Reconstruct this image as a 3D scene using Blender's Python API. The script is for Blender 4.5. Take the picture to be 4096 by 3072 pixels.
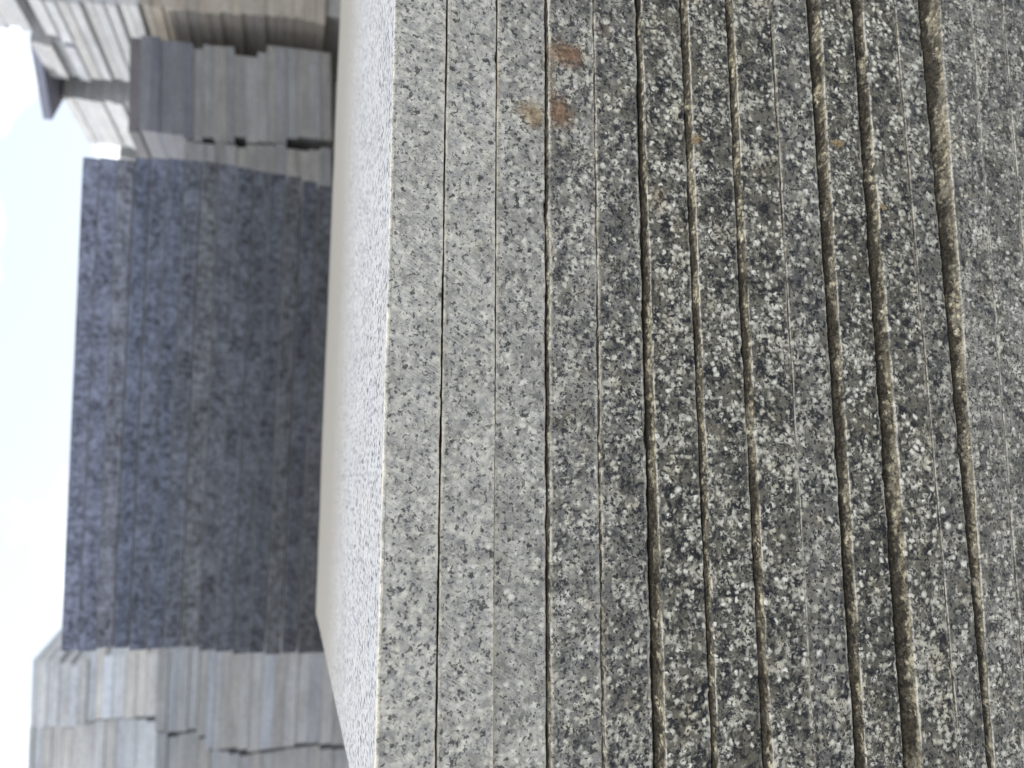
import bpy, math, random
from mathutils import Vector, Matrix, noise
random.seed(7)
S = bpy.context.scene
COL = S.collection
for o in list(bpy.data.objects):
    bpy.data.objects.remove(o)

# ------------------------------------------------------------------ camera (phone held turned by 90 degrees)
CAM = bpy.data.cameras.new('camera')
cam = bpy.data.objects.new('camera', CAM); COL.objects.link(cam)
right = Vector((0.00285167, -0.3048356, -0.95240072))
up = Vector((0.99126477, -0.12471916, 0.04288698))
fwd = Vector((0.1318561, 0.94420357, -0.30181713))
M = Matrix((right, up, -fwd)).transposed().to_4x4()
M.translation = Vector((0, 0, .85))
cam.matrix_world = M
CAM.sensor_width = 36; CAM.lens = 2840 / 4096 * 36
CAM.clip_start = .02; CAM.clip_end = 3000
CAM.dof.use_dof = True; CAM.dof.focus_distance = .43; CAM.dof.aperture_fstop = 5.8
S.camera = cam

# ------------------------------------------------------------------ light
SUN_EL, SUN_AZ = math.radians(48), math.radians(-68)      # azimuth from +Y towards +X
sund = Vector((math.sin(SUN_AZ) * math.cos(SUN_EL), math.cos(SUN_AZ) * math.cos(SUN_EL), math.sin(SUN_EL)))
W = bpy.data.worlds.new('World'); S.world = W; W.use_nodes = True
nt = W.node_tree; nt.nodes.clear()
def N(t, k, **kw):
    n = t.nodes.new(k)
    for a, b in kw.items():
        setattr(n, a, b)
    return n
wo = N(nt, 'ShaderNodeOutputWorld'); bg = N(nt, 'ShaderNodeBackground')
sky = N(nt, 'ShaderNodeTexSky', sky_type='NISHITA', sun_disc=False, sun_elevation=SUN_EL, sun_rotation=SUN_AZ)
sky.air_density = 1.0; sky.dust_density = 1.6; sky.ozone_density = 1.0
tc = N(nt, 'ShaderNodeTexCoord')
mp = N(nt, 'ShaderNodeMapping'); mp.inputs['Location'].default_value = (3.4, 1.8, 0); mp.inputs['Scale'].default_value = (1, 1, 2.2)
cn = N(nt, 'ShaderNodeTexNoise'); cn.inputs['Scale'].default_value = 3.1; cn.inputs['Detail'].default_value = 7
cr = N(nt, 'ShaderNodeMapRange'); cr.inputs[1].default_value = .44; cr.inputs[2].default_value = .62; cr.inputs[3].default_value = .29
mx = N(nt, 'ShaderNodeMix', data_type='RGBA'); mx.inputs[7].default_value = (17, 17.4, 18, 1)
bg.inputs['Strength'].default_value = .13
nt.links.new(tc.outputs['Generated'], mp.inputs[0]); nt.links.new(mp.outputs[0], cn.inputs['Vector'])
nt.links.new(cn.outputs[0], cr.inputs[0]); nt.links.new(cr.outputs[0], mx.inputs[0])
nt.links.new(sky.outputs[0], mx.inputs[6]); nt.links.new(mx.outputs[2], bg.inputs[0])
nt.links.new(bg.outputs[0], wo.inputs[0])
L = bpy.data.lights.new('sun', 'SUN'); L.energy = 2.7; L.angle = math.radians(.53); L.color = (1, .97, .93)
sun = bpy.data.objects.new('sun', L); COL.objects.link(sun)
sun.rotation_euler = (-sund).to_track_quat('-Z', 'Y').to_euler()
V = S.view_settings
V.view_transform = 'Standard'; V.look = 'None'; V.gamma = 1; V.exposure = .15; V.use_curve_mapping = False
S.cycles.use_denoising = True
S.cycles.max_bounces = 6

# ------------------------------------------------------------------ materials
class G:
    """small helper for building node graphs"""
    def __init__(s, name, rough=.6, spec=.4):
        s.m = bpy.data.materials.new(name); s.m.use_nodes = True
        s.t = s.m.node_tree; s.t.nodes.clear()
        s.b = N(s.t, 'ShaderNodeBsdfPrincipled'); o = N(s.t, 'ShaderNodeOutputMaterial')
        s.t.links.new(s.b.outputs[0], o.inputs[0])
        s.b.inputs['Roughness'].default_value = rough
        s.b.inputs['Specular IOR Level'].default_value = spec
        tcn = N(s.t, 'ShaderNodeTexCoord'); s.obj = tcn.outputs['Object']
        oi = N(s.t, 'ShaderNodeObjectInfo'); s.ocol = oi.outputs['Color']; s.rnd = oi.outputs['Random']
        geo = N(s.t, 'ShaderNodeNewGeometry'); s.nrm = geo.outputs['Normal']
        sc = s.math('MULTIPLY', s.rnd, 37.0)
        cmb = N(s.t, 'ShaderNodeCombineXYZ'); 
        for i in range(3): s.link(sc, cmb.inputs[i])
        s.vec = s.vmath('ADD', s.obj, cmb.outputs[0])
    def link(s, a, b):
        if hasattr(a, 'links'): s.t.links.new(a, b)
        else: b.default_value = a
    def math(s, op, a, b=0.0, c=None, clamp=False):
        n = N(s.t, 'ShaderNodeMath', operation=op, use_clamp=clamp)
        s.link(a, n.inputs[0]); s.link(b, n.inputs[1])
        if c is not None: s.link(c, n.inputs[2])
        return n.outputs[0]
    def vmath(s, op, a, b):
        n = N(s.t, 'ShaderNodeVectorMath', operation=op); s.link(a, n.inputs[0]); s.link(b, n.inputs[1]); return n.outputs[0]
    def scale(s, v, k):
        return s.vmath('MULTIPLY', v, k if isinstance(k, tuple) else (k, k, k))
    def noise(s, v, sc, det=3, rough=.5, col=False):
        n = N(s.t, 'ShaderNodeTexNoise'); s.link(v, n.inputs['Vector'])
        n.inputs['Scale'].default_value = sc; n.inputs['Detail'].default_value = det; n.inputs['Roughness'].default_value = rough
        return n.outputs['Color' if col else 0]
    def vor(s, v, sc, rnd=1.0):
        n = N(s.t, 'ShaderNodeTexVoronoi'); s.link(v, n.inputs['Vector']); n.inputs['Scale'].default_value = sc
        n.inputs['Randomness'].default_value = rnd
        sp = N(s.t, 'ShaderNodeSeparateColor'); s.link(n.outputs['Color'], sp.inputs[0])
        return n.outputs['Distance'], sp.outputs[0], sp.outputs[1]
    def ramp(s, x, a, b, lo=0.0, hi=1.0):
        n = N(s.t, 'ShaderNodeMapRange', interpolation_type='SMOOTHSTEP'); s.link(x, n.inputs[0])
        n.inputs[1].default_value = a; n.inputs[2].default_value = b; n.inputs[3].default_value = lo; n.inputs[4].default_value = hi
        return n.outputs[0]
    def mix(s, f, a, b, mode='MIX'):
        n = N(s.t, 'ShaderNodeMix', data_type='RGBA', blend_type=mode); s.link(f, n.inputs[0])
        s.link(a, n.inputs[6]); s.link(b, n.inputs[7]); return n.outputs[2]
    def bump(s, h, strength, dist):
        n = N(s.t, 'ShaderNodeBump'); s.link(h, n.inputs['Height']); n.inputs['Strength'].default_value = strength
        n.inputs['Distance'].default_value = dist; s.link(n.outputs[0], s.b.inputs['Normal'])

def warp(g, v, sc, amt):
    n = g.noise(v, sc, 2, .5, True)
    c = g.vmath('SUBTRACT', n, (.5, .5, .5))
    return g.vmath('ADD', v, g.scale(c, amt))

def granite(name, dust=.0, contrast=1.0, rough=.38, spec=.25, stains=(), scratches=False, grain=1.0, mud=1.0):
    """salt and pepper granite; dust 0 polished .. 1 sawn and powdery"""
    g = G(name, rough, spec)
    v = warp(g, warp(g, g.vec, 260, .0022), 900, .0008)
    # ground mass: smoky quartz, from dark blue grey to mid grey
    n1 = g.noise(v, 118 / grain, 3, .62)
    base = g.mix(g.ramp(n1, .38, .60), (.012, .015, .021, 1), (.120, .118, .104, 1))
    n1b = g.noise(g.vmath('ADD', v, (4, 4, 1)), 420 / grain, 2, .5)
    base = g.mix(g.ramp(n1b, .50, .64, 0, .38), base, (.19, .188, .176, 1))
    # milky feldspar grains, irregular, gathered in clumps
    clump = g.ramp(g.noise(g.vec, 48, 3, .55), .32, .68, -.075, .075)
    f1 = g.math('ADD', g.noise(g.vmath('ADD', v, (3.1, 1.7, .4)), 205 / grain, 2.2, .45), clump)
    d, r, r2 = g.vor(v, 270 / grain)
    f1 = g.math('ADD', f1, g.math('MULTIPLY', g.math('SUBTRACT', .42, d), .30))
    vb = warp(g, warp(g, g.vmath('ADD', g.vec, (5.1, 2.7, 8.4)), 240, .0042), 700, .0009)
    db, rb, rb2 = g.vor(vb, 250 / grain)
    blob = g.math('MULTIPLY', g.ramp(db, .70, .16), g.ramp(g.math('ADD', rb, g.math('MULTIPLY', clump, 3.0)), .50, .64))
    base = g.mix(g.math('MULTIPLY', g.ramp(f1, .53, .70), .72), base, (.47, .465, .42, 1))
    base = g.mix(g.math('MULTIPLY', blob, .92), base, g.mix(rb2, (.44, .43, .365, 1), (.78, .79, .75, 1)))
    f2 = g.math('ADD', g.noise(g.vmath('ADD', v, (7.1, .7, 2.4)), 430 / grain, 2, .5), clump)
    base = g.mix(g.ramp(f2, .58, .70, 0, .5), base, (.50, .50, .47, 1))
    # mica: small ragged black grains
    k1 = g.noise(g.vmath('ADD', v, (.7, 5.2, 2.9)), 430 / grain, 2, .45)
    d2, q, q2 = g.vor(g.vmath('ADD', v, (9.7, 1.2, 2.9)), 560 / grain)
    m2 = g.math('MULTIPLY', g.ramp(d2, .42, .30), g.ramp(q, .86, .90))
    k2 = g.noise(g.vmath('ADD', v, (1.7, 9.2, 6.9)), 250 / grain, 3, .65)
    if dust > .5:
        black = g.math('MULTIPLY', g.ramp(k1, .60, .66), .85)
    else:
        black = g.math('MAXIMUM', g.math('MAXIMUM', g.ramp(k1, .60, .63), m2), g.ramp(k2, .60, .655))
    # faint warm clouds
    w = g.ramp(g.noise(g.vmath('ADD', g.vec, (2, 8, 1)), 38, 2, .5), .52, .74)
    base = g.mix(g.math('MULTIPLY', w, .35), base, (1.0, .91, .70, 1), 'MULTIPLY')
    base = g.mix(1.0, base, (1.02, 1.0, .955, 1), 'MULTIPLY')
    if dust:
        pw = g.noise(g.vmath('ADD', g.vec, (5, 3, 8)), 90, 4, .65)
        dm = g.ramp(pw, .30, .70, max(0, dust - .24), min(1, dust + .16))
        dc = g.mix(g.ramp(g.noise(warp(g, g.vec, 160, .003), 190, 5, .7), .34, .66), (.35, .352, .352, 1), (.68, .665, .60, 1))
        base = g.mix(dm, base, dc)
        # the saw smears the dark minerals into fine flecks and thin hooked strokes
        fl = g.noise(g.vmath('ADD', v, (3, 1, 6)), 620, 5, .8)
        fm = g.math('MULTIPLY', g.ramp(fl, .46, .66), g.ramp(g.noise(g.vmath('ADD', g.vec, (3, 9, 6)), 110, 3, .6), .44, .62))
        base = g.mix(g.math('MULTIPLY', fm, .85), base, (.060, .064, .076, 1))
        st = g.noise(warp(g, g.vmath('ADD', g.vec, (6, 1, 6)), 160, .006), 300, 2.5, .6)
        sm = g.ramp(g.math('ABSOLUTE', g.math('SUBTRACT', st, .5)), .018, .004)
        sm = g.math('MULTIPLY', sm, g.ramp(g.noise(g.vmath('ADD', g.vec, (1, 9, 16)), 210, 2, .6), .54, .62))
        base = g.mix(g.math('MULTIPLY', sm, .6), base, (.05, .053, .062, 1))
        k3 = g.noise(g.vmath('ADD', v, (1.7, 2.2, 16.9)), 260, 3, .55)
        if scratches:
            rt_ = N(g.t, 'ShaderNodeMapping'); g.link(g.obj, rt_.inputs[0]); rt_.inputs['Rotation'].default_value = (0, math.radians(58), 0)
            sw = g.noise(warp(g, g.scale(rt_.outputs[0], (35, 35, 1150)), .25, 1.4), 1, 3, .6)
            vis = g.ramp(g.noise(g.vmath('ADD', g.vec, (7, 7, 7)), 30, 2), .42, .62)
            base = g.mix(g.math('MULTIPLY', g.ramp(sw, .52, .64), g.math('MULTIPLY', vis, .32)), base, (.12, .125, .135, 1))
            base = g.mix(g.math('MULTIPLY', g.ramp(sw, .46, .36), g.math('MULTIPLY', vis, .25)), base, (.75, .74, .70, 1))
        black = g.math('MAXIMUM', black, g.ramp(k3, .595, .645))
    base = g.mix(g.math('MULTIPLY', black, .93 - .2 * dust), base, (.014, .016, .022, 1))
    sep = N(g.t, 'ShaderNodeSeparateXYZ'); g.link(g.obj, sep.inputs[0])
    ox, oy, oz = sep.outputs
    for (sx, sz, rx, rz, colr, amt) in stains:
        a = g.math('DIVIDE', g.math('SUBTRACT', ox, sx), rx); b = g.math('DIVIDE', g.math('SUBTRACT', oz, sz), rz)
        rr = g.math('SQRT', g.math('ADD', g.math('MULTIPLY', a, a), g.math('MULTIPLY', b, b)))
        rr = g.math('ADD', rr, g.math('MULTIPLY', g.math('SUBTRACT', g.noise(g.vec, 260, 4, .65), .5), 1.7))
        base = g.mix(g.math('MULTIPLY', g.ramp(rr, 1.5, .20), amt), base, g.mix(1.0, g.mix(.25, base, (.30, .28, .25, 1)), colr, 'MULTIPLY'))
    # chipped rims and dust lying on ledges, with shade painted into the inner corners
    at = N(g.t, 'ShaderNodeAttribute', attribute_name='wear'); wr = at.outputs['Fac']
    wn = g.noise(g.vec, 430, 4, .7)
    wm = g.math('MULTIPLY', wr, g.ramp(wn, .34, .58))
    wm = g.math('MULTIPLY', wm, g.ramp(g.noise(g.vmath('ADD', g.vec, (3, 3, 3)), 34, 3, .6), .40, .58, .05 if not dust else .25, 1.2))
    base = g.mix(g.math('MULTIPLY', wm, .78), base, (.64, .60, .51, 1))
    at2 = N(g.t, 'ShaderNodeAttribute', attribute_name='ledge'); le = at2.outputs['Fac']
    grit = g.noise(g.vec, 520, 4, .8)
    sand = g.mix(g.ramp(g.noise(g.vec, 90, 4, .65), .36, .62), (.075, .060, .040, 1), (.33, .285, .205, 1))
    sand = g.mix(g.ramp(grit, .51, .60, 0, .85), sand, (.028, .026, .024, 1))
    sand = g.mix(g.ramp(grit, .45, .34, 0, .7), sand, (.60, .57, .49, 1))
    soil_shade = g.mix(g.ramp(grit, .42, .60), (.010, .008, .006, 1), (.062, .050, .034, 1))  # dark earth tone, also painted corner shade along the inner side of ledges
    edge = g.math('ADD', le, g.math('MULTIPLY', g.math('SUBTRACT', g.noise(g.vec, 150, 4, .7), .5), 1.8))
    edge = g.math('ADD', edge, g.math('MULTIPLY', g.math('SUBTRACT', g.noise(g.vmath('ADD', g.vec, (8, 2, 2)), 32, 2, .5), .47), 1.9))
    base = g.mix(g.math('MULTIPLY', g.ramp(le, .0, .12), .9), base, g.mix(1.0, base, (1.35, 1.20, .90, 1), 'MULTIPLY'))
    base = g.mix(g.math('MULTIPLY', g.ramp(le, .0, .12), g.ramp(g.noise(g.vec, 170, 3, .6), .36, .60, .05 * mud, .50 * mud)), base, sand)
    base = g.mix(g.math('MULTIPLY', g.ramp(le, .0, .12), g.ramp(edge, .48, .88, 0, .90)), base, soil_shade)
    g.link(base, g.b.inputs['Base Color'])
    rg = g.math('ADD', g.math('MULTIPLY', g.noise(g.vec, 300, 2), .25), rough - .1)
    rg = g.math('ADD', rg, g.math('MULTIPLY', g.math('ADD', wr, le, clamp=True), .4), clamp=True)
    g.link(rg, g.b.inputs['Roughness'])
    h = g.noise(g.vec, 700, 3, .6)
    if scratches:
        rot = N(g.t, 'ShaderNodeMapping'); g.link(g.obj, rot.inputs[0]); rot.inputs['Rotation'].default_value = (0, math.radians(58), 0)
        sv = g.scale(rot.outputs[0], (60, 60, 1900))
        h = g.math('ADD', h, g.math('MULTIPLY', g.noise(warp(g, sv, .3, 1.2), 1, 2), 1.3))
    le2 = g.math('MULTIPLY', g.math('ADD', le, wr), g.noise(g.vec, 1100, 2))
    g.bump(g.math('ADD', h, g.math('MULTIPLY', le2, 4.5)), .55 if dust else .35, .0004)
    return g.m

RUST = (.86, .63, .47, 1); RUST2 = (.62, .47, .39, 1); OCHRE = (.88, .72, .52, 1)

def sawn_top():
    """sun bleached sawn upper surface, fine pits"""
    g = G('sawn_granite_upper_surface', .75, .3)
    v = warp(g, g.vec, 400, .001)
    base = g.mix(g.noise(g.vec, 24, 3, .6), (.31, .315, .32, 1), (.42, .42, .415, 1))
    d, r, r2 = g.vor(warp(g, v, 200, .004), 230)
    m = g.math('MULTIPLY', g.ramp(d, .52, .30), g.ramp(r, .58, .64))
    base = g.mix(g.math('MULTIPLY', m, .95), base, (.05, .055, .07, 1))
    fl = g.noise(g.vec, 330, 5, .75)
    base = g.mix(g.ramp(fl, .50, .62, 0, .9), base, (.07, .075, .088, 1))
    base = g.mix(g.ramp(g.noise(g.scale(g.vec, (1, 3, 1)), 16, 3, .6), .50, .72, 0, .35), base, (.33, .31, .27, 1))
    base = g.mix(g.ramp(g.noise(g.scale(g.vec, (6, 90, 1)), 4, 3, .6), .52, .70, 0, .35), base, (.16, .165, .175, 1))
    sep = N(g.t, 'ShaderNodeSeparateXYZ'); g.link(g.obj, sep.inputs[0])
    yy = g.math('ADD', sep.outputs[1], g.math('MULTIPLY', g.noise(g.scale(g.vec, (.5, 3, 1)), 8, 3, .6), .16))
    base = g.mix(g.ramp(yy, .22, .56, 0, .95), base, (.20, .188, .162, 1))
    rim = g.ramp(sep.outputs[1], .0045, .0015)
    base = g.mix(g.math('MULTIPLY', rim, .75), base, (.44, .40, .32, 1))
    g.link(base, g.b.inputs['Base Color'])
    g.bump(g.noise(g.vec, 900, 3, .7), .8, .0006)
    return g.m

def yard_stone(name, mottled):
    """granite seen from a few metres: tint comes from the object's own colour"""
    g = G(name, .5 if mottled else .7, .4)
    streak = g.noise(g.scale(g.vec, (1.2, 1.2, 45)), 4, 3, .55)
    fine = g.noise(g.vec, 330, 3, .6)
    d, r, r2 = g.vor(warp(g, g.vec, 150, .004), 190)
    if mottled:
        mo = g.noise(warp(g, g.vec, 70, .010), 80, 4, .6)
        big = g.noise(g.vec, 17, 2, .5)
        k = g.math('ADD', g.ramp(mo, .34, .70, .66, 1.55), g.ramp(big, .35, .65, -.18, .22))
        k = g.math('ADD', k, g.ramp(r, 0, 1, -.22, .28))
        k = g.math('ADD', k, g.ramp(streak, .4, .6, -.08, .08))
    else:
        big = g.noise(g.scale(g.vec, (1, 1, 3)), 9, 3, .6)
        k = g.math('ADD', g.ramp(streak, .35, .65, .93, 1.06), g.ramp(big, .35, .65, -.09, .09))
        k = g.math('ADD', k, g.ramp(r, 0, 1, -.10, .10))
        k = g.math('ADD', k, g.ramp(fine, .4, .6, -.08, .08))
    cmb = N(g.t, 'ShaderNodeCombineXYZ')
    for i in range(3): g.link(k, cmb.inputs[i])
    col = g.mix(1.0, g.ocol, cmb.outputs[0], 'MULTIPLY')
    g.b.inputs['Specular IOR Level'].default_value = .2
    warm = g.ramp(g.noise(g.scale(g.vec, (1, 1, 4)), 6, 2), .5, .75, 0, .16)
    col = g.mix(warm, col, (1.0, .90, .74, 1), 'MULTIPLY')
    at = N(g.t, 'ShaderNodeAttribute', attribute_name='wear')
    col = g.mix(g.math('MULTIPLY', at.outputs['Fac'], .35 if mottled else .4), col, (.34, .34, .33, 1))
    g.link(col, g.b.inputs['Base Color'])
    g.bump(fine, .3, .001)
    return g.m

def plain(name, a, b, sc, rough=.9, bd=.004):
    g = G(name, rough, .25)
    c = g.mix(g.noise(g.obj, sc, 6, .65), a, b); g.link(c, g.b.inputs['Base Color'])
    g.bump(g.noise(g.obj, sc * 6, 5, .7), .6, bd)
    return g.m

# ------------------------------------------------------------------ objects
def tag(o, label=None, cat=None, group=None, kind=None):
    for k, v in (('label', label), ('category', cat), ('group', group), ('kind', kind)):
        if v: o[k] = v
    return o

def link(name, verts, faces, mats, loc=(0, 0, 0), attrs=None, mat_idx=None, smooth=False):
    me = bpy.data.meshes.new(name); me.from_pydata(verts, [], faces); me.update()
    for m in mats: me.materials.append(m)
    for k, vals in (attrs or {}).items():
        a = me.attributes.new(k, 'FLOAT', 'POINT'); a.data.foreach_set('value', vals)
    if mat_idx: me.polygons.foreach_set('material_index', mat_idx)
    if smooth: me.shade_smooth()
    o = bpy.data.objects.new(name, me); o.location = loc; COL.objects.link(o)
    return o

ORD = ['', 'topmost', 'second', 'third', 'fourth', 'fifth', 'sixth', 'seventh', 'eighth', 'ninth', 'tenth', 'eleventh', 'twelfth',
       'thirteenth', 'fourteenth', 'fifteenth', 'sixteenth', 'seventeenth', 'eighteenth', 'nineteenth', 'twentieth',
       'twenty-first', 'twenty-second', 'twenty-third', 'twenty-fourth', 'twenty-fifth', 'twenty-sixth', 'twenty-seventh',
       'twenty-eighth', 'twenty-ninth', 'thirtieth', 'thirty-first', 'thirty-second', 'thirty-third', 'thirty-fourth', 'thirty-fifth']

# ---- ground
gm = plain('dusty_yard_ground', (.20, .185, .16, 1), (.32, .30, .26, 1), 3.0)
n = 24; vs = []; fs = []
for j in range(n + 1):
    for i in range(n + 1):
        x = (i / n * 2 - 1); y = (j / n * 2 - 1)
        X = math.copysign(abs(x) ** 3, x) * 900; Y = math.copysign(abs(y) ** 3, y) * 900
        far = min(1, math.hypot(X, Y) / 20)
        vs.append((X, Y, (noise.noise(Vector((X * .05, Y * .05, 0))) - .4) * .4 * far * far))
for j in range(n):
    for i in range(n):
        a = j * (n + 1) + i; fs.append((a, a + 1, a + n + 2, a + n + 1))
tag(link('ground', vs, fs, [gm], smooth=True), kind='structure')

# ---- the near stack --------------------------------------------------------------------
# (top z, front y at x=-.16, front y at x=.31, gap above, upper rim radius, lower rim radius, ledge)
NEAR = [
    (.7975, .3977, .3997, .0000, .0012, .0006),
    (.7647, .3960, .3999, .0009, .0007, .0005),
    (.7330, .3992, .3970, .0004, .0005, .0006),
    (.7004, .3938, .3929, .0010, .0008, .0004),
    (.6690, .3900, .3918, .0003, .0005, .0012),
    (.6371, .3778, .3868, .0014, .00055, .0006),
    (.6069, .3722, .3785, .0008, .0005, .0006),
    (.5766, .3640, .3717, .0008, .0005, .0004),
    (.5474, .3648, .3695, .0003, .0005, .0012),
    (.5161, .3583, .3597, .0014, .0005, .0013),
    (.4866, .3462, .3524, .0015, .0007, .0004),
    (.4588, .3453, .3514, .0003, .0005, .0013),
    (.4360, .3420, .3368, .0013, .0006, .0006),
    (.4072, .3414, .3366, .0003, .0006, .0004),
    (.3776, .3410, .3360, .0003, .0006, .0004),
    (.3480, .3405, .3355, .0004, .0006, .0004),
]
def front_y(k, x):
    a = NEAR[k]; return a[1] + (a[2] - a[1]) * (x + .16) / .47
def fb(x, y, s=0):
    return noise.fractal(Vector((x, y, s)), .8, 2.1, 4)

def near_slab(k, mats, name='granite_flagstone'):
    zt, _, _, gap, rt, rb = NEAR[k]
    zb = NEAR[k + 1][0] + NEAR[k + 1][3] if k + 1 < len(NEAR) else NEAR[k][0] - .0296
    x0, x1 = (-.204 - .004 * math.sin(k * 2.3), .98 + .02 * math.sin(k * 1.7))
    xs = [x0, x0 + .002]
    x = -.195
    while x < .365: xs.append(x); x += .00115
    while x < x1 - .002: xs.append(x); x += .03
    xs += [x1 - .002, x1]
    up_led = 0
    if k > 0: up_led = max(0, front_y(k - 1, .08) - front_y(k, .08))
    zc = (zt + zb) / 2
    O = (.1, front_y(k, .1), zb)
    verts = []; wear = []; led = []
    R = 0
    for x in xs:
        yf = front_y(k, x)
        endf = 1 if (x > x0 + .001 and x < x1 - .001) else 0
        # rims: ragged radius, now and then a bigger chip
        chip = max(0, fb(x * 60, k * 3.1, 1) - .62) * .0035
        chipb = max(0, fb(x * 55, k * 5.3, 7) - .62) * .0035
        a = rt * (1 + .55 * fb(x * 90, k * 7.7)) + chip; a = max(.00022, a)
        b = rb * (1 + .55 * fb(x * 90, k * 4.1, 4)) + chipb; b = max(.00018, b)
        wob = .0007 * fb(x * 42, k * 2.2, 3) + .0003 * fb(x * 210, k * 1.2, 8) if up_led > .002 else .00015 * fb(x * 35, k, 3)
        zwob = .00038 * fb(x * 26, k * 9.2, 5) + .00016 * fb(x * 160, k * 3.2, 5)
        zT = zt + zwob * (1 if k else .4); zB = zb + .00034 * fb(x * 26, (k + 1) * 9.2, 9) + .00018 * fb(x * 170, k * 3.2, 15)
        ys = yf + wob
        rg = .00040 * max(0, fb(x * 75, k * 6.1, 21)) + .00045 * max(0, fb(x * 260, k * 6.1, 22)) if up_led > .002 else .0001 * fb(x * 200, k, 2)
        dn_led = k + 1 < len(NEAR) and front_y(k, .08) - front_y(k + 1, .08) > .002
        rb2 = .0007 * max(0, fb(x * 70, k * 8.1, 31) + .1) + .0004 * max(0, fb(x * 240, k * 6.1, 32)) if dn_led else 0
        face = .00012 * fb(x * 12, zc * 12, 2)
        prof = []
        prof.append((.06, zB, 0, 0))
        prof.append((b * 1.6, zB, 0, 0))
        prof.append((b * .55 + rb2, zB + b * .28, .8, 0))
        prof.append((b * .12 + rb2 * .7, zB + b * .75 + rb2 * .4, .9, 0))
        prof.append((0, zB + b * 1.4, .6 if k < 5 else .3, 0))
        for t in (.09, .4, .65, .93):
            prof.append((face, zB + (zT - zB) * t, 0, 0))
        prof.append((0, zT - a * 1.35, .6 if k < 5 else .12, 0))
        prof.append((a * .10 + rg * .3, zT - a * .85, .8, 0))
        prof.append((a * .38 + rg, zT - a * .36 - rg * .4, 1.0, 0))
        prof.append((a * .95 + rg, zT - a * .04 - rg * .3, .95, 0))
        if k == 0:
            steps = ((.004, 0), (.02, 0), (.08, 0), (.2, 0), (.4, 0))
        else:
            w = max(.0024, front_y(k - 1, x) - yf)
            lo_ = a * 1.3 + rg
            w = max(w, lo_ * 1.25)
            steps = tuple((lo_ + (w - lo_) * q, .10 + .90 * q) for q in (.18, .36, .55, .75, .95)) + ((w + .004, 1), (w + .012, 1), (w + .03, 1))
        for (s_, l_) in steps:
            bumpy = 0
            if k and up_led > .002 and l_ < 1:
                # grit and clods of soil, heaped against the slab above
                bumpy = .0008 * fb(x * 190, s_ * 350, k) + .0007 * max(0, l_ - .45) * (1 + fb(x * 60, k, 3)) - .0001
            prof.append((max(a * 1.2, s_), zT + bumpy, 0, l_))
        back = .672 + .006 * fb(x * 6, k) - (.085 * max(0, x - .1) if k == 0 else 0)
        if not endf: back -= .002
        prof.append((back - .002, zT, 0, 0))
        prof.append((back, zT - .0015, 0, 0))
        prof.append((back, zB + .001, 0, 0))
        R = len(prof)
        for (dy, zz, w, l) in prof:
            yy = ys + dy
            if not endf: zz = zc + (zz - zc) * .93
            verts.append((x - O[0] + (.0126 * 0) + (-.0235 * 0), yy - O[1] , zz - O[2]))
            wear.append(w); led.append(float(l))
    # the left end is cut slightly out of square
    for i in range(len(verts)):
        vx, vy, vz = verts[i]
        if vx + O[0] < -.19: verts[i] = (vx + .0235 * max(0, vy), vy, vz)
    faces = []; mi = []
    nx = len(xs)
    top_from = 13
    for i in range(nx - 1):
        for j in range(R):
            j2 = (j + 1) % R
            a_, b_ = i * R + j, i * R + j2
            faces.append((a_, b_, b_ + R, a_ + R)); mi.append(1 if (k == 0 and j >= top_from - 1 and j < R - 2) else 0)
    faces.append(tuple(range(R - 1, -1, -1))); mi.append(0)
    faces.append(tuple((nx - 1) * R + j for j in range(R))); mi.append(0)
    faces = [f[::-1] for f in faces]
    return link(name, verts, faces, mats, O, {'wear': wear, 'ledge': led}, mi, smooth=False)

sawn2 = granite('sawn_granite_face_a_little_darker', dust=.66, rough=.62, spec=.2, scratches=True)
sawn = granite('sawn_granite_face', dust=.74, rough=.62, spec=.2, scratches=True)
def stain(k, xw, zw, rx, rz, colr, amt):
    zb = NEAR[k + 1][0] + NEAR[k + 1][3]
    return (xw - .1, zw - zb, rx, rz, colr, amt)
sawn3 = granite('sawn_granite_face_with_ochre_stain', dust=.54, rough=.6, spec=.2, scratches=True,
                stains=[stain(2, .2269, .7085, .0090, .0075, OCHRE, 1.0), stain(2, .2300, .7160, .0060, .0070, OCHRE, .6),
                        stain(2, .2455, .7330, .014, .0012, OCHRE, .8)])
semi4 = granite('half_dusty_granite_face_with_rust', dust=.30, rough=.5, spec=.35,
                stains=[stain(3, .2700, .6925, .0085, .0150, RUST, .95), stain(3, .2695, .6850, .0080, .0080, RUST2, .95),
                        stain(3, .2306, .6950, .0125, .0080, RUST2, 1.0), stain(3, .2290, .6910, .0100, .0080, RUST, .7),
                        stain(3, .2455, .6990, .020, .0016, OCHRE, .6)])
pol = granite('polished_granite_face', dust=0, rough=.36, spec=.22)
pol5 = granite('polished_granite_face_with_brown_spot', dust=.08, rough=.38, spec=.22,
               stains=[stain(4, .2916, .6600, .0050, .0050, RUST2, .45)])
pol6 = granite('polished_granite_face_with_yellow_spot', dust=0, rough=.36, spec=.22,
               stains=[stain(5, .1774, .6300, .0090, .0070, OCHRE, .5)])
polb = granite('polished_granite_face_fine_grained', dust=0, rough=.36, spec=.22, grain=.86)
polc = granite('polished_granite_face_coarse_grained', dust=.05, rough=.36, spec=.22, grain=1.16)
hazy = granite('scuffed_granite_face', dust=.18, rough=.45, spec=.25, grain=.85)
top_m = sawn_top()
NM = [sawn, sawn2, sawn3, semi4, pol5, pol6, polb, pol, polc, polb, pol, polc, hazy, hazy, hazy, hazy]
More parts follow.
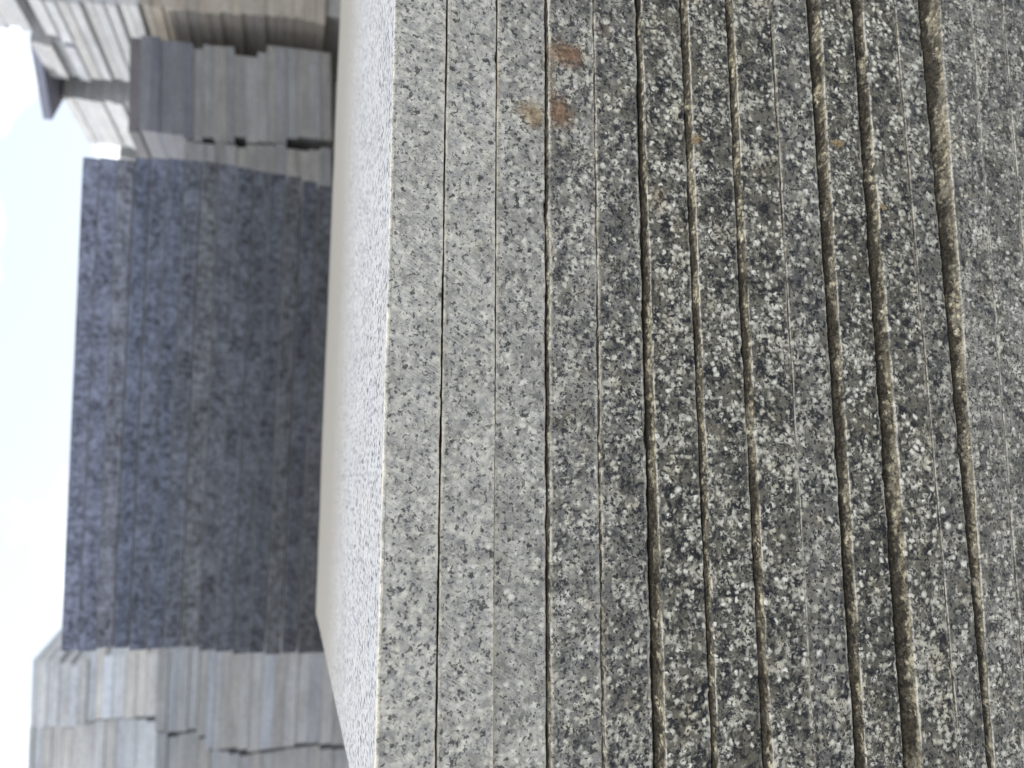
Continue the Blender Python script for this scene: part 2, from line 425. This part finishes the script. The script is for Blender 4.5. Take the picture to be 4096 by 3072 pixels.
NL = [
    'topmost slab of the near granite stack, pale sawn face and white sunlit upper surface',
    'pale sawn slab directly under the topmost one of the near stack',
    'third slab of the near stack, pale sawn face with one ochre stain',
    'fourth slab of the near stack, half dusty face with two rust stains',
    'fifth slab of the near stack, first speckled polished one, faint brown spot at the edge',
    'sixth slab of the near stack, speckled, below the first tan ledge, yellowish patch',
    'seventh slab of the near stack, speckled, with a sandy crumb by its rim',
    'eighth slab of the near stack, speckled, narrow dark joint above it',
    'ninth slab of the near stack, flush with the slab above, faint joint line',
    'tenth slab of the near stack, speckled, with a round mud crumb on it',
    'eleventh slab of the near stack, below the second broad tan ledge',
    'twelfth slab of the near stack, thin, its joint to the one above barely visible',
    'thirteenth slab of the near stack, below the last broad tan ledge, scuffed grey',
    'fourteenth slab of the near stack, scuffed, running out at the picture edge',
    'fifteenth slab of the near stack, only its corner showing at the picture edge',
    'sixteenth slab of the near stack, just outside the picture below the fifteenth',
]
NG = 'slabs of the near granite stack'
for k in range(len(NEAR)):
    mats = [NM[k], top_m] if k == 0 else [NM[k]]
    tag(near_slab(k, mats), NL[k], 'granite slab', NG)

def block(name, x0, x1, y0, y1, z0, z1, m):
    """rough split block with uneven faces"""
    vs = []; fs = []
    n = 6
    def add(P, U, Vv):
        b = len(vs)
        for j in range(n + 1):
            for i in range(n + 1):
                p = P + U * (i / n) + Vv * (j / n)
                q = Vector((p.x * 7, p.y * 7, p.z * 7)); e = .006
                inside = 0 < i < n and 0 < j < n
                vs.append(tuple(p + (Vector((noise.noise(q), noise.noise(q + Vector((9, 0, 0))), noise.noise(q + Vector((0, 9, 0))))) * e if inside else Vector((0, 0, 0)))))
        for j in range(n):
            for i in range(n):
                a = b + j * (n + 1) + i; fs.append((a, a + 1, a + n + 2, a + n + 1))
    X, Y, Z = Vector((x1 - x0, 0, 0)), Vector((0, y1 - y0, 0)), Vector((0, 0, z1 - z0))
    A = Vector((x0, y0, z0)) ; A = Vector((-(x1 - x0) / 2, -(y1 - y0) / 2, 0))
    add(A, X, Z); add(A + X, Y, Z); add(A + X + Y, -X, Z); add(A + Y, -Y, Z); add(A + Z, X, Y); add(A + Y, X, -Y)
    return link(name, vs, fs, [m], ((x0 + x1) / 2, (y0 + y1) / 2, z0))
rough = plain('rough_split_granite', (.20, .20, .195, 1), (.36, .355, .34, 1), 30, .85, .004)
tag(block('granite_block', -.19, .96, .345, .98, 0, .3180, rough), 'rough granite block carrying the near stack, out of the picture', 'stone block')

# ---- stacks further back ------------------------------------------------------------------
DARK=dict(o=(-0.2708,1.5476,1.2272),yaw=-0.1388,tilt=0.0000,s=[
  (0.0000,-0.0281,-0.049,0.866),(-0.0281,-0.0574,-0.052,0.869),(-0.0574,-0.0858,-0.047,0.870),(-0.0858,-0.1134,-0.049,0.877),(-0.1134,-0.1421,-0.055,0.881),(-0.1421,-0.1717,-0.055,0.884),(-0.1717,-0.2020,-0.055,0.885),(-0.2020,-0.2337,-0.056,0.887),(-0.2337,-0.2649,-0.065,0.886),(-0.2649,-0.2966,-0.068,0.883),(-0.2966,-0.3268,-0.076,0.881),(-0.3268,-0.3574,-0.076,0.880),(-0.3574,-0.3884,-0.081,0.879),(-0.3884,-0.4199,-0.080,0.873),(-0.4199,-0.4493,-0.083,0.867),(-0.4493,-0.4800,-0.084,0.867)])
MIDDLE=dict(o=(1.1180,2.1705,1.3228),yaw=0.0000,tilt=0.0500,s=[
  (0.0000,-0.0292,-0.134,0.157),(-0.0292,-0.0547,-0.128,0.167),(-0.0547,-0.0818,-0.129,0.167),(-0.0818,-0.1104,-0.129,0.162),(-0.1104,-0.1453,-0.131,0.162),(-0.1453,-0.1711,-0.140,0.161),(-0.1711,-0.1978,-0.144,0.149),(-0.1978,-0.2288,-0.128,0.165),(-0.2288,-0.2623,-0.139,0.165),(-0.2623,-0.2854,-0.140,0.167),(-0.2854,-0.3187,-0.119,0.142),(-0.3187,-0.3509,-0.134,0.142),(-0.3509,-0.3791,-0.129,0.160),(-0.3791,-0.4039,-0.128,0.187),(-0.4039,-0.4347,-0.124,0.189),(-0.4347,-0.4680,-0.106,0.191),(-0.4680,-0.5017,-0.101,0.189),(-0.5017,-0.5357,-0.102,0.187),(-0.5357,-0.5700,-0.102,0.189)])
MIDDLE_LEFT=dict(o=(0.9506,2.1705,1.1673),yaw=0.0000,tilt=0.0500,s=[
  (0.0000,-0.0282,-0.226,0.028),(-0.0282,-0.0573,-0.225,0.025),(-0.0573,-0.0861,-0.223,0.026),(-0.0861,-0.1157,-0.221,0.041),(-0.1157,-0.1435,-0.219,0.029),(-0.1435,-0.1716,-0.217,0.024),(-0.1716,-0.2006,-0.215,0.035),(-0.2006,-0.2284,-0.213,0.039),(-0.2284,-0.2558,-0.212,0.040),(-0.2558,-0.2862,-0.210,0.047),(-0.2862,-0.3192,-0.208,0.032),(-0.3192,-0.3525,-0.206,0.032),(-0.3525,-0.3861,-0.204,0.037),(-0.3861,-0.4200,-0.201,0.047)])
PALE=dict(o=(-0.5854,2.5449,1.5367),yaw=-0.1388,tilt=0.0000,s=[
  (0.0000,-0.0188,-0.154,0.046),(-0.0188,-0.0410,-0.161,0.044),(-0.0410,-0.0713,-0.159,0.041),(-0.0713,-0.1018,-0.166,0.029),(-0.1018,-0.1238,-0.165,0.021),(-0.1238,-0.1460,-0.163,0.035),(-0.1460,-0.1697,-0.156,0.052),(-0.1697,-0.1915,-0.152,0.056),(-0.1915,-0.2175,-0.149,0.043),(-0.2175,-0.2521,-0.150,0.043),(-0.2521,-0.2799,-0.155,0.050),(-0.2799,-0.3080,-0.154,0.054),(-0.3080,-0.3399,-0.157,0.043),(-0.3399,-0.3706,-0.205,0.039),(-0.3706,-0.3973,-0.212,0.043),(-0.3973,-0.4306,-0.211,0.042),(-0.4306,-0.4592,-0.209,0.039),(-0.4592,-0.4865,-0.234,0.037),(-0.4865,-0.5072,-0.276,0.033),(-0.5072,-0.5281,-0.282,0.030),(-0.5281,-0.5499,-0.283,0.027),(-0.5499,-0.5839,-0.282,0.027),(-0.5839,-0.6152,-0.288,0.023),(-0.6152,-0.6513,-0.300,0.020),(-0.6513,-0.6917,-0.298,0.018),(-0.6917,-0.7254,-0.296,0.015),(-0.7254,-0.7610,-0.295,0.013),(-0.7610,-0.8010,-0.291,0.010),(-0.8010,-0.8414,-0.292,0.007),(-0.8414,-0.8805,-0.300,0.004),(-0.8805,-0.9201,-0.309,0.001),(-0.9201,-0.9600,-0.317,-0.002)])
PALE_LEFT=dict(o=(-0.8347,2.6641,1.5619),yaw=-0.1388,tilt=0.0000,s=[
  (0.0000,-0.0134,-0.696,0.067),(-0.0134,-0.0329,-0.700,0.064),(-0.0329,-0.0621,-0.705,0.057),(-0.0621,-0.0928,-0.711,0.058),(-0.0928,-0.1218,-0.717,0.049),(-0.1218,-0.1516,-0.723,0.054),(-0.1516,-0.1796,-0.729,0.060),(-0.1796,-0.2099,-0.735,0.065),(-0.2099,-0.2398,-0.742,0.065),(-0.2398,-0.2699,-0.748,0.064),(-0.2699,-0.3010,-0.754,0.062),(-0.3010,-0.3279,-0.760,0.057),(-0.3279,-0.3595,-0.767,0.048),(-0.3595,-0.3913,-0.773,0.008),(-0.3913,-0.4241,-0.780,-0.005),(-0.4241,-0.4542,-0.786,-0.002),(-0.4542,-0.4868,-0.793,0.001),(-0.4868,-0.5213,-0.800,-0.024),(-0.5213,-0.5521,-0.807,-0.070),(-0.5521,-0.5809,-0.813,-0.077),(-0.5809,-0.6146,-0.820,-0.079),(-0.6146,-0.6502,-0.827,-0.091),(-0.6502,-0.6845,-0.834,-0.085),(-0.6845,-0.7223,-0.842,-0.096),(-0.7223,-0.7589,-0.849,-0.095),(-0.7589,-0.7958,-0.857,-0.091),(-0.7958,-0.8372,-0.865,-0.090),(-0.8372,-0.8748,-0.873,-0.088),(-0.8748,-0.9170,-0.882,-0.098),(-0.9170,-0.9597,-0.891,-0.106),(-0.9597,-1.0028,-0.900,-0.109)])

dark_m = yard_stone('dark_mottled_granite', True)
pale_m = yard_stone('weathered_pale_granite', False)

def far_slab(ex, ey, ez, O, z0, z1, xl, xr, yf, dep, m, tint, name='granite_flagstone', gap=.0012, rim=.0012, skew=0.0, cuts=10):
    """one slab in a stack's own frame: bevelled front and ends, edges a little ragged"""
    t1, t0 = z0 - gap * .5, z1 + gap * .5
    q = rim * 2.2
    xs = [xl, xl + rim, xl + q + rim] + [xl + (xr - xl) * i / cuts for i in range(1, cuts)] + [xr - rim - q, xr - rim, xr]
    base = O + ex * xl + ey * yf + ez * t0
    vs = []; wear = []
    sd = random.random() * 50
    R = 12
    for i, x in enumerate(xs):
        end = i in (0, len(xs) - 1); soft = 1.0 if i in (0, 1, len(xs) - 2, len(xs) - 1) else 0.0
        e1 = rim * .6 if end else 0; e2 = rim if end else 0
        for (dy, zz, w) in ((rim + e2 * .5, t0 + e1, .4), (e2, t0 + rim + e1, .6), (e2, t0 + rim + q, 0), (e2, t1 - rim - q, 0),
                            (e2, t1 - rim - e1, .8), (rim + e2 * .5, t1 - e1, 1.0), (rim + q, t1 - e1, .1),
                            (dep - rim, t1 - e1, .2), (dep, t1 - rim, .2), (dep, t0 + rim, 0), (dep - rim, t0 + e1, 0), (rim + q, t0 + e1, 0)):
            j = .0006 * noise.noise(Vector((x * 40 + sd, dy * 8, zz * 40)))
            p = O + ex * (x + skew * dy) + ey * (yf + dy + j) + ez * (zz + (j if dy < .01 else 0) * .4)
            vs.append(tuple(p - base)); wear.append(max(w, soft * .3))
    fs = []
    for i in range(len(xs) - 1):
        for j in range(R):
            a, b = i * R + j, i * R + (j + 1) % R
            fs.append((a, a + R, b + R, b))
    fs.append(tuple(range(R))); fs.append(tuple((len(xs) - 1) * R + j for j in range(R - 1, -1, -1)))
    o = link(name, vs, fs, [m], tuple(base), {'wear': wear})
    o.color = (*tint, 1)
    return o

def fr(yaw, tilt):
    ex0 = Vector((math.cos(yaw), math.sin(yaw), 0)); ey = Vector((-math.sin(yaw), math.cos(yaw), 0))
    ex = ex0 * math.cos(tilt) + Vector((0, 0, 1)) * math.sin(tilt)
    return ex, ey, ex.cross(ey)

def stack(P, dep, m, tints, labeler, group, jit=.003, depj=.01, gap=.0007, rim=.0006, yoff=None):
    ex, ey, ez = fr(P['yaw'], P['tilt']); O = Vector(P['o'])
    lo = 1e9
    for i, (z0, z1, xl, xr) in enumerate(P['s']):
        yf = random.uniform(-jit, jit) + (yoff(i) if yoff else 0)
        o = far_slab(ex, ey, ez, O, z0, z1, xl, xr, yf, dep + random.uniform(-depj, depj), m, tints(i), gap=gap * random.choice((.3, .6, 1, 1, 1.8)), rim=rim)
        tag(o, labeler(i), 'granite slab', group)
    x0 = max(s[2] for s in P['s']) ; x1 = min(s[3] for s in P['s'])
    return O + ex * ((x0 + x1) / 2) + ey * dep / 2 + ez * P['s'][-1][1], (x1 - x0)

def shade(c, k): return tuple(v * k for v in c)

PALE_LEFT['s'] = [(a, b, c, d + (0 if i in (14, 20, 21, 22, 28, 29) else .007)) for i, (a, b, c, d) in enumerate(PALE_LEFT['s'])]
# dark blue grey stack right behind the near one; tints from the top, sky haze painted into the upper ones
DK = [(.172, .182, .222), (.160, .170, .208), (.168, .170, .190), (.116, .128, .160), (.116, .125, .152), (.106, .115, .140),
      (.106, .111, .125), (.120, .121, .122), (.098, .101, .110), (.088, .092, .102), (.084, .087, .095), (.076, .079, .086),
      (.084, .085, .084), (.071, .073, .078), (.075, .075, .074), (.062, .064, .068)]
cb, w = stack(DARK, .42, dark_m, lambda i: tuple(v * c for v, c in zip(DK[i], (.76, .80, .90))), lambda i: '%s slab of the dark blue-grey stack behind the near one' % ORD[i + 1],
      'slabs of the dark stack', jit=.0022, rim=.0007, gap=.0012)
tag(block('granite_block', cb.x - .38, cb.x + .38, cb.y - .19, cb.y + .19, 0, cb.z - .004, rough), 'rough granite block carrying the dark stack, hidden behind the near stack', 'stone block')

def greys(seed, lo, hi, blue=0.0, warm=.03):
    r = random.Random(seed)
    def f(i):
        v = r.uniform(lo, hi); b = r.uniform(-warm, blue)
        return (v * (1 - b * .6), v, v * (1 + b))
    return f

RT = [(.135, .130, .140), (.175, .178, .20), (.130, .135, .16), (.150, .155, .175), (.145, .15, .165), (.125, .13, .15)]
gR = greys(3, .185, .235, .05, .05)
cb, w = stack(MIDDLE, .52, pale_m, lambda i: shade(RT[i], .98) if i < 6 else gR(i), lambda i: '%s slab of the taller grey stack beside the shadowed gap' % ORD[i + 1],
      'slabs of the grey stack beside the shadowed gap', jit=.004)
tag(block('granite_block', cb.x - .12, cb.x + .12, cb.y - .18, cb.y + .18, 0, cb.z - .012, rough), 'rough granite block carrying the grey stack beside the shadowed gap', 'stone block')
gR2 = greys(5, .19, .24, .04, .06)
cb, w = stack(MIDDLE_LEFT, .50, pale_m, gR2, lambda i: '%s slab of the low grey stack between the dark and the taller grey stack' % ORD[i + 1],
      'slabs of the low grey stack', jit=.003)
tag(block('granite_block', cb.x - .09, cb.x + .09, cb.y - .18, cb.y + .18, 0, cb.z - .010, rough), 'rough granite block carrying the low grey stack', 'stone block')

# pale stacks at the far left
gL = greys(11, .46, .58, .12, .03)
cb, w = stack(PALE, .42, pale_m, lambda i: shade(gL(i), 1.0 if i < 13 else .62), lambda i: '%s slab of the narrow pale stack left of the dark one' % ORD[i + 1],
      'slabs of the narrow pale stack', jit=.004)
tag(block('granite_block', cb.x - .08, cb.x + .08, cb.y - .19, cb.y + .19, 0, cb.z - .004, rough), 'rough granite block carrying the narrow pale stack', 'stone block')
gL2 = greys(13, .46, .55, .10, .03)
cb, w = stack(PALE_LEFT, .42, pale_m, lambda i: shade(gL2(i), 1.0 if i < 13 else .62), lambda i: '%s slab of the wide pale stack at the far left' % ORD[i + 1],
      'slabs of the wide pale stack', jit=.004)
tag(block('granite_block', cb.x - .33, cb.x + .33, cb.y - .19, cb.y + .19, 0, cb.z - .004, rough), 'rough granite block carrying the wide pale stack', 'stone block')

# tall row at the right: long slabs below, two rows of short ones on top, further stacks behind
EX, EY, EZ = fr(0, .0)
def row(zs, xfun, y0, depfun, width, tintfun, labeler, group, skipgap=1.0):
    for i in range(len(zs) - 1):
        z0, z1 = zs[i], zs[i + 1]
        xl = xfun(i, (z0 + z1) / 2)
        o = far_slab(EX, EY, EZ, Vector((0, 0, 0)), z0, z1, xl, xl + width + random.uniform(-.02, .02), y0 + random.uniform(-.003, .003),
                     depfun(i), pale_m, tintfun(i), gap=.0009 * random.choice((.15, .3, .6, 1.6)), rim=.0006)
        tag(o, labeler(i), 'granite slab', group)
r = random.Random(21)
# lower long slabs
zs = [1.512]
while zs[-1] > .80: zs.append(zs[-1] - .030 + r.uniform(-.0035, .0035))
def left_edge(z):
    pts = [(1.60, 1.306), (1.50, 1.312), (1.30, 1.346), (1.22, 1.358), (1.14, 1.363), (1.03, 1.377), (.94, 1.390), (.86, 1.398), (.70, 1.39)]
    for (a, xa), (b, xb) in zip(pts, pts[1:]):
        if b <= z <= a: return xb + (xa - xb) * (z - b) / (a - b)
    return pts[0][1] if z > 1 else pts[-1][1]
jl = [r.uniform(-.003, .003) for _ in range(40)]
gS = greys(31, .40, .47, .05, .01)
row(zs, lambda i, z: left_edge(z) + jl[i], 2.12, lambda i: .405 + r.uniform(-.02, .02), .62, lambda i: gS(i) if i < 7 else tuple(v * c for v, c in zip(gS(i), (.72, .64, .54))),  # lower slabs tan stone, darkened as well to deepen the gap's shadow
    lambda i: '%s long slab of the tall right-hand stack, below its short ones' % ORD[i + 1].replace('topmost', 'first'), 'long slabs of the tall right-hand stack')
zl = zs[-1]
zs = [1.512]
while zs[-1] < 1.76: zs.append(zs[-1] + .030 + r.uniform(-.003, .004))
zs = zs[::-1]
gS = greys(33, .42, .48, .07, .0)
nf = len(zs) - 1
rec = {nf - 3: .075}
row(zs, lambda i, z: 1.306 + rec.get(i, 0) + r.uniform(-.0025, .0025), 2.12, lambda i: .165 + r.uniform(-.012, .03), .50, gS,
    lambda i: '%s short slab on the front of the tall right-hand stack%s' % (ORD[i + 1], ', set back in shadow' if i in rec else ''), 'short slabs at the front top of the tall right-hand stack')
zs = [1.516]
while zs[-1] < 1.612: zs.append(zs[-1] + .030 + r.uniform(-.003, .002))
zs = zs[::-1]
row(zs, lambda i, z: 1.306 + r.uniform(-.006, .006) + (.012 if i == 2 else 0), 2.345, lambda i: .195 + r.uniform(-.012, .012), .45, gS,
    lambda i: '%s short slab under the sharp overhanging corner by the sky' % (ORD[i + 1].replace('topmost', 'uppermost')), 'short slabs under the overhanging corner')
zt = zs[0] + .001
# overhanging slab laid askew: its corner juts out over the stacks
pts = [(1.185, 2.605), (1.352, 2.425), (1.90, 2.45), (1.90, 2.92), (1.52, 2.86)]
th = .026
vs = [(x - 1.352, y - 2.425, z) for z in (0, th) for (x, y) in pts]
k = len(pts)
fs = [tuple(range(k - 1, -1, -1)), tuple(range(k, 2 * k))] + [(i, (i + 1) % k, k + (i + 1) % k, k + i) for i in range(k)]
o = link('granite_flagstone', vs, fs, [pale_m], (1.352, 2.425, zt)); o.color = (.20, .21, .26, 1)
bv = o.modifiers.new('rim', 'BEVEL'); bv.width = .0015; bv.segments = 2
tag(o, 'slab laid askew on the tall right-hand stack, sharp corner jutting against the sky', 'granite slab')
cbx = 1.39 + .31
tag(block('granite_block', 1.44, 1.96, 2.14, 2.50, 0, zl - .003, rough), 'rough granite block carrying the tall right-hand stack', 'stone block')

zs = [1.632]
while zs[-1] > .80: zs.append(zs[-1] - .031 + r.uniform(-.004, .004))
gT = greys(41, .46, .53, .04, .01)
row(zs, lambda i, z: 1.306 + r.uniform(-.006, .006) + max(0, 1.5 - z) * .08, 2.665, lambda i: .36 + r.uniform(-.015, .015), .5, gT,
    lambda i: '%s slab of the sunlit pale stack standing behind the tall right-hand one' % ORD[i + 1], 'slabs of the sunlit pale stack behind')
tag(block('granite_block', 1.40, 1.80, 2.69, 2.99, 0, zs[-1] - .003, rough), 'rough granite block carrying the sunlit pale stack', 'stone block')
zs = [1.545]
while zs[-1] > 1.0: zs.append(zs[-1] - .033 + r.uniform(-.004, .004))
gU = greys(43, .26, .36, .04, .06)
row(zs, lambda i, z: 1.300 + r.uniform(-.006, .006), 3.12, lambda i: .40 + r.uniform(-.015, .015), .5, gU,
    lambda i: '%s slab of the shaded stack farthest back on the right' % ORD[i + 1], 'slabs of the shaded stack farthest back')
tag(block('granite_block', 1.33, 1.72, 3.15, 3.48, 0, zs[-1] - .003, rough), 'rough granite block carrying the farthest stack', 'stone block')

# ---- crumbs of dry mud sticking to the near faces
cm = plain('dry_sandy_mud', (.20, .15, .085, 1), (.58, .46, .28, 1), 1100, .95, .0012)
def crumb(x, k, z, rx, rz, sy, label, seed):
    """many tiny grains of sand baked together into one ragged lump"""
    rr = random.Random(int(seed * 100)); vs = []; fs = []
    for n_ in range(70):
        a = rr.uniform(0, 6.283); q = math.sqrt(rr.random())
        f = 1 + .6 * noise.noise(Vector((math.cos(a) * 1.5 + seed, math.sin(a) * 1.5, seed)))
        cx, cz = math.cos(a) * q * rx * f, math.sin(a) * q * rz * f
        rad = rr.uniform(.00034, .00072) * (1.25 - .4 * q); cy = -rr.uniform(0, sy) * (1 - q * q * .8)
        base = len(vs); nu, nv = 7, 5
        for j in range(nv + 1):
            for i in range(nu):
                th = math.pi * j / nv; ph = 2 * math.pi * i / nu
                e = rr.uniform(.75, 1.25)
                vs.append((cx + math.sin(th) * math.cos(ph) * rad * e, cy + math.cos(th) * rad * e, cz + math.sin(th) * math.sin(ph) * rad * e))
        for j in range(nv):
            for i in range(nu):
                p = base + j * nu + i; p2 = base + j * nu + (i + 1) % nu; fs.append((p, p2, p2 + nu, p + nu))
    o = link('mud_crumb', vs, fs, [cm], (x, front_y(k, x) + .0001, z))
    o.rotation_euler = (0, seed * .7, 0)
    tag(o, label, 'mud crumb')
crumb(.2175, 6, .6052, .0042, .0030, .0012, 'ragged sandy mud crumb near the tan ledge, leftmost of the larger crumbs', 1.3)
crumb(.2215, 9, .5090, .0052, .0026, .0013, 'oval brown mud crumb alone on a polished speckled face', 2.1)
crumb(.1769, 10, .4835, .0030, .0020, .0015, 'small ochre crumb caught on the rim of a broad tan ledge', 3.4)
crumb(.3415, 13, .3950, .0034, .0022, .0012, 'yellowish crumb at the picture edge by the scuffed slabs', 4.2)
